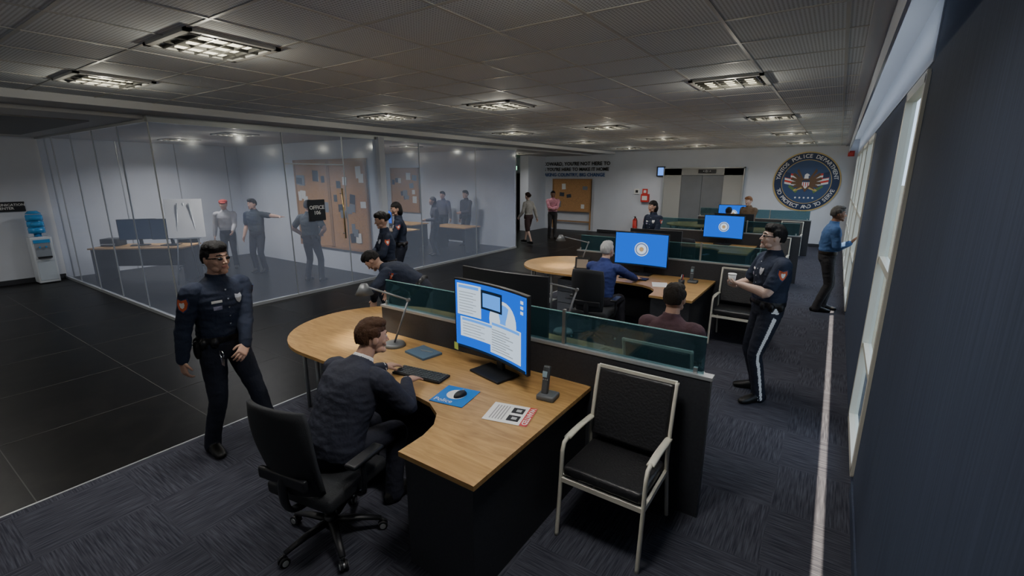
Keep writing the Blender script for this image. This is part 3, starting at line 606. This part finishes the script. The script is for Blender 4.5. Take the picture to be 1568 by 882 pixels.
    def hairf(s,p):
        if s.y>-.25 and s.z<.30: p*=.72
        if s.z<-.55: p*=.75
        return p
    add(ell_geo((0,-.012,.022),(.0865,.102,.112),HT,hairf,28,20),'hair')
    if hair in('fringe','short'): add(ell_geo((0,.035,.088),(.070,.058,.044),HT),'hair'); add(ell_geo((.02,.052,.085),(.048,.036,.030),HT),'hair'); 
    if hair=='fringe': add(ell_geo((.0,.052,.085),(.064,.034,.028),HT),'hair'); add(ell_geo((0,0,.09),(.086,.083,.05),HT),'hair')
    if hair=='flat': add(ell_geo((0,.01,.095),(.072,.080,.036),HT),'hair')
    if hair=='cap': add(ell_geo((0,0,.075),(.10,.115,.055),HT),'hair'); add(ell_geo((0,.1,.045),(.07,.05,.014),HT),'hair')
    if hair=='bob': add(ell_geo((0,-.045,-.03),(.095,.07,.11),HT),'hair'); 
    if hair=='bun': add(ell_geo((0,-.115,.03),(.045,.04,.045),HT),'hair'); add(ell_geo((0,.02,.08),(.078,.07,.045),HT),'hair')
    for sx in (-1,1): add(ell_geo((sx*.074,-.012,.045),(.014,.045,.038),HT,None,12,8),'hair')
    hands=[]
    for sd_,tgt,pole,cu,ix in ((-1,LH,lp,curl[0],0),(1,RH,rp,curl[1],1)):
        q,X,Y,U=sp(.475); sh=q+X*sd_*shw*bulk+U*(-.005)
        if tgt is None: tgt=(sd_*(.29),.02,.86-(.93-P0.z))
        el,wr=ik(sh,V(tgt),.29,.255,V(pole)); 
        ua=(el-sh).normalized(); fa=(wr-el).normalized()
        ru=.060 if not female else .048; k=bulk
        inner=sh-X*sd_*.05+U*.01
        if short_sleeve:
            add(tube_geo([inner,sh,sh.lerp(el,.35),sh.lerp(el,.72)],[ru*k,(ru+.008)*k,ru*k+.004,ru*.98+.006],18,cap=True),'top')
            add(tube_geo([sh.lerp(el,.4),el,el.lerp(wr,.3),wr],[ru*.88,.045,.047,.030],16),'skin')
        else:
            add(tube_geo([inner,sh,sh.lerp(el,.5),el,el.lerp(wr,.35),wr-fa*.01],[ru*k,(ru+.008)*k,ru*k,.053*k,.051*k,.041],18),'top')
            if cols.get('cuff'): add(tube_geo([wr-fa*.02,wr+fa*.010],[.036,.035],14,cap=False),'white')
        add(tube_geo([wr-fa*.04,wr+fa*.02],[(.030,.023)]*2,12),'skin')
        d=V(hd[ix]).normalized() if hd and hd[ix] else fa
        pn=V(hpn[ix]) if hpn and hpn[ix] else (V((-sd_,0,0)) if abs(d.x)<.8 else V((0,0,-1)))
        pn=(pn-d*pn.dot(d)).normalized(); lt=d.cross(pn)
        hs=.97 if female else 1.07
        add(tube_geo([wr+d*.005,wr+d*.04*hs,wr+d*.085*hs],[(.028*hs,.017*hs),(.039*hs,.016*hs),(.040*hs,.013*hs)],16,.012,xaxis=lt,power=2.6),'skin')
        tside=1 if (lt.dot(V((0,1,0))*.7+V((0,0,1))*.6+V((-sd_*.3,0,0))))>0 else -1
        for fi,(off,ln) in enumerate(((.030,.068),(.0105,.078),(-.0095,.073),(-.029,.058))):
            b_=wr+d*(.08*hs)+lt*tside*off*hs; dd=(d+lt*tside*off*2.6).normalized(); pp=[b_.copy()]
            for seg_,fr_ in enumerate((.45,.32,.23)):
                ang=math.radians(cu*(.8 if seg_==0 else 1.)); ax=dd.cross(pn); dd=(Matrix.Rotation(ang,3,ax.normalized())@dd).normalized() if ax.length>1e-5 else dd
                b_=b_+dd*ln*fr_*hs; pp.append(b_.copy())
            add(tube_geo(pp,[.0092*hs,.0088*hs,.0082*hs,.007*hs],8,.012,curve=True),'skin')
        tb=wr+d*.022*hs+lt*tside*.03*hs; td=(d*.75+lt*tside*.65+pn*.35).normalized(); td2=(d*.95+lt*tside*.15+pn*(.3+cu/90)).normalized()
        add(tube_geo([wr+d*.015+lt*tside*.012,tb,tb+td*.032*hs,tb+td*.032*hs+td2*.03*hs],[.014,.0135,.0105,.0085],8,.012),'skin')
        hands.append((wr+d*.07,d,pn,lt*tside))
    for sd_,tgt,pole,tz in ((-1,LF,lk,toe[0]),(1,RF,rk,toe[1])):
        hj=P0+V((sd_*.09,0,-.02)); tgt=V(tgt) if tgt is not None else V((sd_*.11,0,.085))
        kn,an=ik(hj,tgt,.44,.425,V(pole)); k=bulk
        lab='skin' if skirt else 'bottom'
        r=[.088*k,.092*k,.080*k,.068,.066,.061,.064] if not skirt else [.085,.085,.07,.05,.052,.034,.032]
        add(tube_geo([hj+V((-sd_*.015,0,.03)),hj+(kn-hj)*.12,hj.lerp(kn,.5),kn,kn.lerp(an,.3),kn.lerp(an,.75),an-V((0,0,.03))],r,20),lab)
        if skirt: add(tube_geo([hj+V((-sd_*.02,0,.02)),hj.lerp(kn,.5),hj.lerp(kn,.95)],[.095,.095,.085],20),'bottom')
        fd=Matrix.Rotation(math.radians(tz),3,'Z')@V((0,1,0)); up=V((0,0,1)); sole=an.z-.085
        def fp(f,z): q=an+fd*f; return V((q.x,q.y,sole+z))
        vs_,fs_=tube_geo([fp(-.055,.045),fp(0,.05),fp(.08,.045),fp(.15,.036),fp(.2,.03)],[(.035,.045),(.042,.055),(.047,.045),(.049,.034),(.037,.026)],18,.02,xaxis=fd.cross(up),power=2.4)
        for v in vs_: v.z=max(v.z,sole+.002)
        add((vs_,fs_),'shoe'); add(tube_geo([an-V((0,0,.05)),an+V((0,0,.015))],[.045 if not skirt else .03]*2,14),'shoe' if not skirt else 'skin')
    g=grp(name,loc,yaw)
    default={'skin':(.44,.27,.20),'top':(.02,.025,.04),'bottom':(.015,.018,.028),'shoe':(.01,.01,.01),'hair':(.01,.009,.009),'white':(.7,.7,.7),'dark':(.01,.01,.012),'lip':(.40,.19,.15),'belt':(.008,.008,.009),'eye':(.6,.58,.55)}
    HI=LAB.index('hair');TI=(1,2); FINE=[LAB.index(l) for l in('skin','hair','lip','dark','eye')]
    sd0=V((len(name)%7,len(bpy.data.objects)*.37,0))
    def build(nme,pp,vox):
        AV=[];AF=[];AL=[]
        for v_,f_,l_ in pp:
            o=len(AV); AV+= [tuple(q*S) for q in v_]
            for i,f in enumerate(f_): AF.append(tuple(o+a for a in f)); AL.append(l_ if isinstance(l_,int) else l_[i])
        me=bpy.data.meshes.new("src"); me.from_pydata(AV,[],AF); me.validate(); bm=bmesh.new(); bm.from_mesh(me); bmesh.ops.recalc_face_normals(bm,faces=bm.faces); bm.to_mesh(me); bm.free()
        ob=bpy.data.objects.new("src",me); COL.objects.link(ob)
        m=ob.modifiers.new("r","REMESH"); m.mode='VOXEL'; m.voxel_size=vox; m.use_smooth_shade=True
        m=ob.modifiers.new("s","SMOOTH"); m.factor=.5; m.iterations=4 if vox<.005 else (2 if vox<.01 else 1)
        dg=bpy.context.evaluated_depsgraph_get(); ev=ob.evaluated_get(dg); nm=bpy.data.meshes.new_from_object(ev); bpy.data.objects.remove(ob)
        bv=BVHTree.FromPolygons(AV,AF)
        for l in LAB:
            c=cols.get(l,default.get(l,(.5,.5,.5)))
            if not isinstance(c,tuple): c=(.5,.5,.5)
            nm.materials.append(mat("%s_%d_%d_%d"%(("cloth" if l in('top','bottom') else l),int(c[0]*255),int(c[1]*255),int(c[2]*255)),c,{'skin':.5,'hair':.75,'shoe':.35,'belt':.4,'dark':.2}.get(l,.8),noise=.15 if l in('top','bottom','hair') else .05,nscale=8,bump=.7 if l in('top','bottom') else 0,bscale=11,spec=.3))
        for pl in nm.polygons:
            r=bv.find_nearest(pl.center); mi=AL[r[2]] if r[2] is not None else 0
            if stripe and mi==2 and abs(pl.normal.x)>.98 and pl.center.x*pl.normal.x>0 and abs(pl.center.x)>.1: mi=5
            pl.material_index=mi; pl.use_smooth=True
        if voxel<.0125:
            lab_of={}
            for pl in nm.polygons:
                for vi in pl.vertices: lab_of.setdefault(vi,set()).add(pl.material_index)
            NR=[v.normal.copy() for v in nm.vertices]
            for v in nm.vertices:
                L_=lab_of.get(v.index,())
                if len(L_)!=1: continue
                l=next(iter(L_)); c=v.co
                if l==HI: v.co=c+NR[v.index]*(.005*noise.noise(V((c.x*45,c.y*45,c.z*16))+sd0)+.0022*noise.noise(c*110+sd0))
                elif l in TI:
                    n1=noise.noise(V((c.x*7,c.y*7,c.z*15))+sd0); n2=noise.noise(V((c.x*16,c.y*16,c.z*34))+sd0*2)
                    k_=1. if l==1 else .55; v.co=c+NR[v.index]*k_*(.0046*(1-2*abs(n1))+.0035*n2)
            nm.update()
        link(bpy.data.objects.new(nme,nm),g); return nm
    if voxel<.01:
        nm=build("clothed_body",[p_ for p_ in parts if p_[2] not in FINE],voxel)
        build("head_and_hands",[p_ for p_ in parts if p_[2] in FINE],.0032 if voxel<.007 else .0045)
    else: nm=build("body",parts,voxel)
    if police:
        b=BVHTree.FromPolygons([v.co for v in nm.vertices],[tuple(p.vertices) for p in nm.polygons])
        def stick(nme,org,dirn,wid,hei,m_,off=.003,shape='rect'):
            r=b.ray_cast(org,dirn)
            if r[0] is None: return
            nrm=r[1].normalized(); X_=V((0,0,1)).cross(nrm).normalized(); Y_=nrm.cross(X_); ps=[(-1,-1),(1,-1),(1,1),(-1,1)] if shape=='rect' else ([(-.8,.9),(0,.7),(.8,.9),(.95,.2),(.6,-.6),(0,-1),(-.6,-.6),(-.95,.2)][::-1])
            vv=[]
            for a,c_ in ps+[(0,0)]:
                o_=r[0]+nrm*.05+X_*a*wid/2+Y_*c_*hei/2; r2=b.ray_cast(o_,-nrm)
                vv.append((r2[0] if r2[0] is not None and (r2[0]-o_).length<.09 else r[0]+X_*a*wid/2+Y_*c_*hei/2-nrm*.03)+nrm*off)
            k_=len(ps); mesh_ob(nme,vv,[(k_,i_,(i_+1)%k_) for i_ in range(k_)],m_,g)
        q,X,Y,U=sp(.40)
        stick("badge",(q+X*(-.085)+Y*.5)*S,-Y,.065,.08,mat("badge_silver",(.6,.6,.62),.3,.5),.007,'shield'); stick("name_tag",(q+X*.085+Y*.5)*S,-Y,.075,.02,M_paper,.006)
        q2=sp(.35)[0]; stick("ribbon",(q2+X*.085+Y*.5)*S,-Y,.06,.03,mat("ribbon",(.2,.2,.28),.5),.006)
        for kk in range(5): q3=sp(.2+.07*kk)[0]; stick("button_%d"%kk,(q3+Y*.5)*S,-Y,.014,.014,M_silver,.004,'shield')
        for sd_ in (-1,1):
            q,X,Y,U=sp(.475); sh=q+X*sd_*shw; qq=sh-U*.075
            stick("shoulder_patch",(qq+X*sd_*.5+Y*.15)*S,(-X*sd_-Y*.3).normalized(),.10,.12,mat("patch_navy",(.02,.04,.12),.6),.004,'shield'); stick("patch_emblem",(qq+X*sd_*.5+Y*.15)*S,(-X*sd_-Y*.3).normalized(),.082,.10,mat("patch_orange",(.55,.10,.03),.6),.006,'shield'); stick("patch_center",(qq+X*sd_*.5+Y*.15)*S,(-X*sd_-Y*.3).normalized(),.04,.05,M_paper,.008,'shield')
    return g,hands,S
SK1=(.44,.27,.20);SK2=(.20,.10,.06);SK3=(.52,.36,.29)
NAVY=(.016,.023,.045)
police_c={'top':NAVY,'bottom':(.012,.015,.027)}
sit=dict(pelvis=(0,0,.565),LF=(-.16,.45,.085),RF=(.16,.45,.085),lk=(0,1,1),rk=(0,1,1),hpn=((0,0,-1),(0,0,-1)))
# officer standing by the near desk
person("police_officer",(-3.98,1.66,0),-84,1.76,lean=(2,4),head=(8,-2,0),LH=(-.02,.27,.94),RH=(.31,-.04,.86),lp=(-1,-.5,-.2),rp=(.6,-1,0),
   LF=(-.16,.28,.095),RF=(.16,-.10,.085),hd=((.7,.5,-.35),(.05,.1,-1)),hpn=((-.2,-1,-.3),(-1,0,0)),curl=(30,28),voxel=.0065,glasses=True,police=True,cols=police_c,hair='fringe',toe=(5,-12),bulk=1.1)
k=grp("key_ring",(-3.70,1.52,.93))
tube("ring",[(.03*math.cos(a*.7),0,.03*math.sin(a*.7)) for a in range(10)],.003,M_chrome,k); 
for i in range(3): box("key_%d"%i,(-.02+.02*i,0,-.06),(.012,.003,.06),M_chrome,k,rot=(0,-12+12*i,0))
# officer holding a cup
g,hn,S=person("police_officer",(-.43,5.22,0),118,1.80,lean=(-2,2),head=(-8,-8,0),LH=(-.07,.31,1.20),RH=(.10,.31,1.16),lp=(-1,-.4,-1),rp=(1,-.4,-1),
   LF=(-.17,.05,.085),RF=(.13,-.04,.085),hd=((.75,.5,.1),(-.75,.5,.1)),hpn=((0,-.3,1),(0,-.3,1)),curl=(32,32),voxel=.0065,short_sleeve=True,glasses=True,police=True,cols={**police_c,'skin':SK3},hair='short',toe=(20,-15),bulk=1.14,stripe=True)
mw=Matrix.Translation(g.location)@Matrix.Rotation(math.radians(118),4,'Z'); pw=mw@(((hn[0][0]+hn[1][0])/2+V((0,.02,.05)))*S)
c=grp("paper_cup",pw); cyl("cup",(0,0,0),.03,.09,M_paper,c,r2=.038); cyl("lid",(0,0,.05),.04,.012,M_paper,c)
person("man_at_window",(.0,9.35,0),-80,1.78,lean=(0,6),head=(5,0,0),RH=(.1,.27,1.2),LH=(-.22,.05,.9),rp=(.8,-1,-.5),LF=(-.1,.05,.085),RF=(.1,-.07,.085),hd=(None,(.1,.6,.8)),
   hpn=(None,(0,1,-.2)),curl=(25,8),voxel=.009,cols={'top':(.05,.11,.25),'bottom':(.03,.028,.03),'skin':SK2,'hair':(.06,.055,.05),'belt':(.02,.015,.01)},hair='flat')
person("man_in_suit",(-2.44,1.56,0),4,1.80,pelvis=(0,0,.575),lean=(22,40),head=(-24,4,0),LH=(-.20,.66,.83),RH=(.12,.56,.83),lp=(-1,-.3,-1),rp=(1,-.5,-.9),LF=(-.16,.42,.085),RF=(.14,.36,.085),lk=(0,1,1),rk=(0,1,1),
   hd=((.1,1,-.1),(-.05,1,-.12)),hpn=((0,0,-1),(0,0,-1)),curl=(14,14),voxel=.0065,cols={'top':(.026,.029,.046),'bottom':(.022,.024,.038),'hair':(.06,.028,.014),'skin':SK1,'cuff':True},hair='flat',collar='white',bulk=1.12,jacket=True)
person("seated_visitor",(-1.0,3.80,0),-4,1.78,**{**sit,'pelvis':(0,0,.56)},lean=(-4,8),LH=(-.13,.42,.66),RH=(.13,.42,.66),lp=(-1,-.2,-.6),rp=(1,-.2,-.6),
   voxel=.009,cols={'top':(.085,.045,.055),'bottom':(.03,.03,.04),'hair':(.018,.013,.01)},hair='flat',bulk=1.12)
person("older_man",(-2.55,5.95,0),0,1.76,**sit,lean=(6,16),head=(-8,-4,0),LH=(-.12,.50,.82),RH=(.30,.58,.81),lp=(-1,-.3,-1),rp=(1,-.3,-.6),
   hd=((.2,1,-.1),(.1,1,-.1)),curl=(15,15),voxel=.009,cols={'top':(.03,.045,.17),'bottom':(.03,.03,.04),'hair':(.45,.45,.45),'skin':SK3},hair='flat')
person("police_officer",(-4.18,4.12,0),124,1.76,pelvis=(0,0,.88),lean=(45,78),head=(0,50,0),LH=(-.26,.55,.80),RH=(.26,.52,.80),lp=(-1,0,.3),rp=(1,0,.3),LF=(-.14,-.05,.085),RF=(.14,-.12,.085),voxel=.009,
   police=True,cols=police_c,hair='fringe',hd=((0,.2,-1),(0,.2,-1)))
person("police_officer",(-5.55,4.78,0),150,1.74,lean=(0,6),head=(-10,15,0),LH=(-.08,.30,1.12),RH=(.1,.28,1.08),lp=(-1,-.3,-.6),rp=(1,-.3,-.6),hd=((.8,.3,0),(-.8,.3,0)),voxel=.0095,police=True,cols=police_c,hair='bun',female=True)
person("police_officer",(-6.75,6.15,0),140,1.78,lean=(0,5),head=(15,10,0),LH=(-.05,.30,1.15),RH=(.12,.26,1.12),lp=(-1,-.3,-.6),rp=(1,-.3,-.6),hd=((.8,.3,0),(-.8,.3,0)),voxel=.0095,police=True,cols=police_c,hair='bob',female=True)
person("police_officer",(-3.2,10.15,0),160,1.74,lean=(0,5),head=(-20,5,0),LH=(-.1,.32,1.05),voxel=.0098,police=True,cols=police_c,hair='bob',female=True)
person("man_in_jacket",(-1.9,14.2,0),150,1.72,lean=(0,8),head=(0,10,0),LH=(-.1,.32,1.05),voxel=.012,cols={'top':(.12,.08,.05),'hair':(.2,.09,.04),'skin':SK3})
person("seated_clerk",(-2.5,14.6,0),0,1.76,**sit,lean=(4,12),LH=(-.16,.5,.82),RH=(.16,.5,.82),voxel=.013,cols={'top':(.3,.32,.36)})
person("woman_walking",(-8.45,13.4,0),75,1.72,lean=(0,4),LH=(-.26,.2,.95),RH=(.26,-.15,.9),LF=(-.09,-.25,.11),RF=(.09,.28,.085),voxel=.0098,female=True,skirt=True,hair='bun',cols={'top':(.35,.33,.3),'bottom':(.05,.03,.03),'skin':SK3,'hair':(.04,.02,.015)})
person("man_in_pink_shirt",(-8.6,15.3,0),-150,1.72,lean=(-4,2),LH=(.05,.27,1.13),RH=(-.05,.28,1.1),lp=(-1,-.2,-.6),rp=(1,-.2,-.6),LF=(-.1,.22,.085),RF=(.12,.05,.085),hd=((.9,.2,0),(-.9,.2,0)),voxel=.0098,cols={'top':(.6,.26,.32),'bottom':(.03,.03,.03),'skin':SK2})
person("police_officer",(-11.2,5.75,0),-150,1.74,lean=(0,3),head=(-20,0,0),LH=(-.72,.18,1.38),RH=(.27,.1,.9),hd=((-1,.2,0),None),curl=(5,20),voxel=.012,cols={'top':(.04,.05,.06),'bottom':(.02,.02,.03)},short_sleeve=True)
person("police_officer",(-9.2,5.85,0),25,1.76,LH=(-.2,.04,1.02),RH=(.2,.04,1.02),lp=(-1,-.4,0),rp=(1,-.4,0),hd=((.6,.6,-.4),(-.6,.6,-.4)),LF=(-.17,0,.085),RF=(.17,0,.085),voxel=.012,police=True,cols={'top':(.04,.05,.06),'bottom':(.02,.02,.03)},short_sleeve=True)
person("man_in_cap",(-12.3,5.6,0),-120,1.70,lean=(0,10),LH=(-.15,.35,1.0),voxel=.013,cols={'top':(.3,.3,.32),'hair':(.35,.04,.03)},hair='cap')
person("man_in_white_shirt",(-10.7,8.45,0),5,1.76,**sit,lean=(5,18),LH=(-.16,.5,.82),RH=(.16,.5,.82),voxel=.013,cols={'top':(.55,.56,.6),'hair':(.05,.03,.02)})
person("woman_in_office",(-9.4,9.9,0),150,1.68,lean=(0,5),LH=(-.1,.3,1.1),voxel=.013,female=True,hair='bob',cols={'top':(.05,.05,.07)})
person("man_in_dark_jacket",(-9.9,11.9,0),170,1.8,LH=(-.1,.3,1.1),voxel=.013,cols={'top':(.05,.05,.07)})
person("man_in_grey_jacket",(-10.9,11.9,0),190,1.75,voxel=.013,cols={'top':(.1,.1,.12)})
# ------------------------------------------------------------------ camera
cd=bpy.data.cameras.new("camera"); cd.lens=717/1568*36; cd.sensor_width=36; cd.clip_start=.05
co=bpy.data.objects.new("camera",cd); co.location=(0,0,2.25); co.rotation_euler=(math.radians(90-13.49),0,math.radians(34.25)); COL.objects.link(co); SC.camera=co
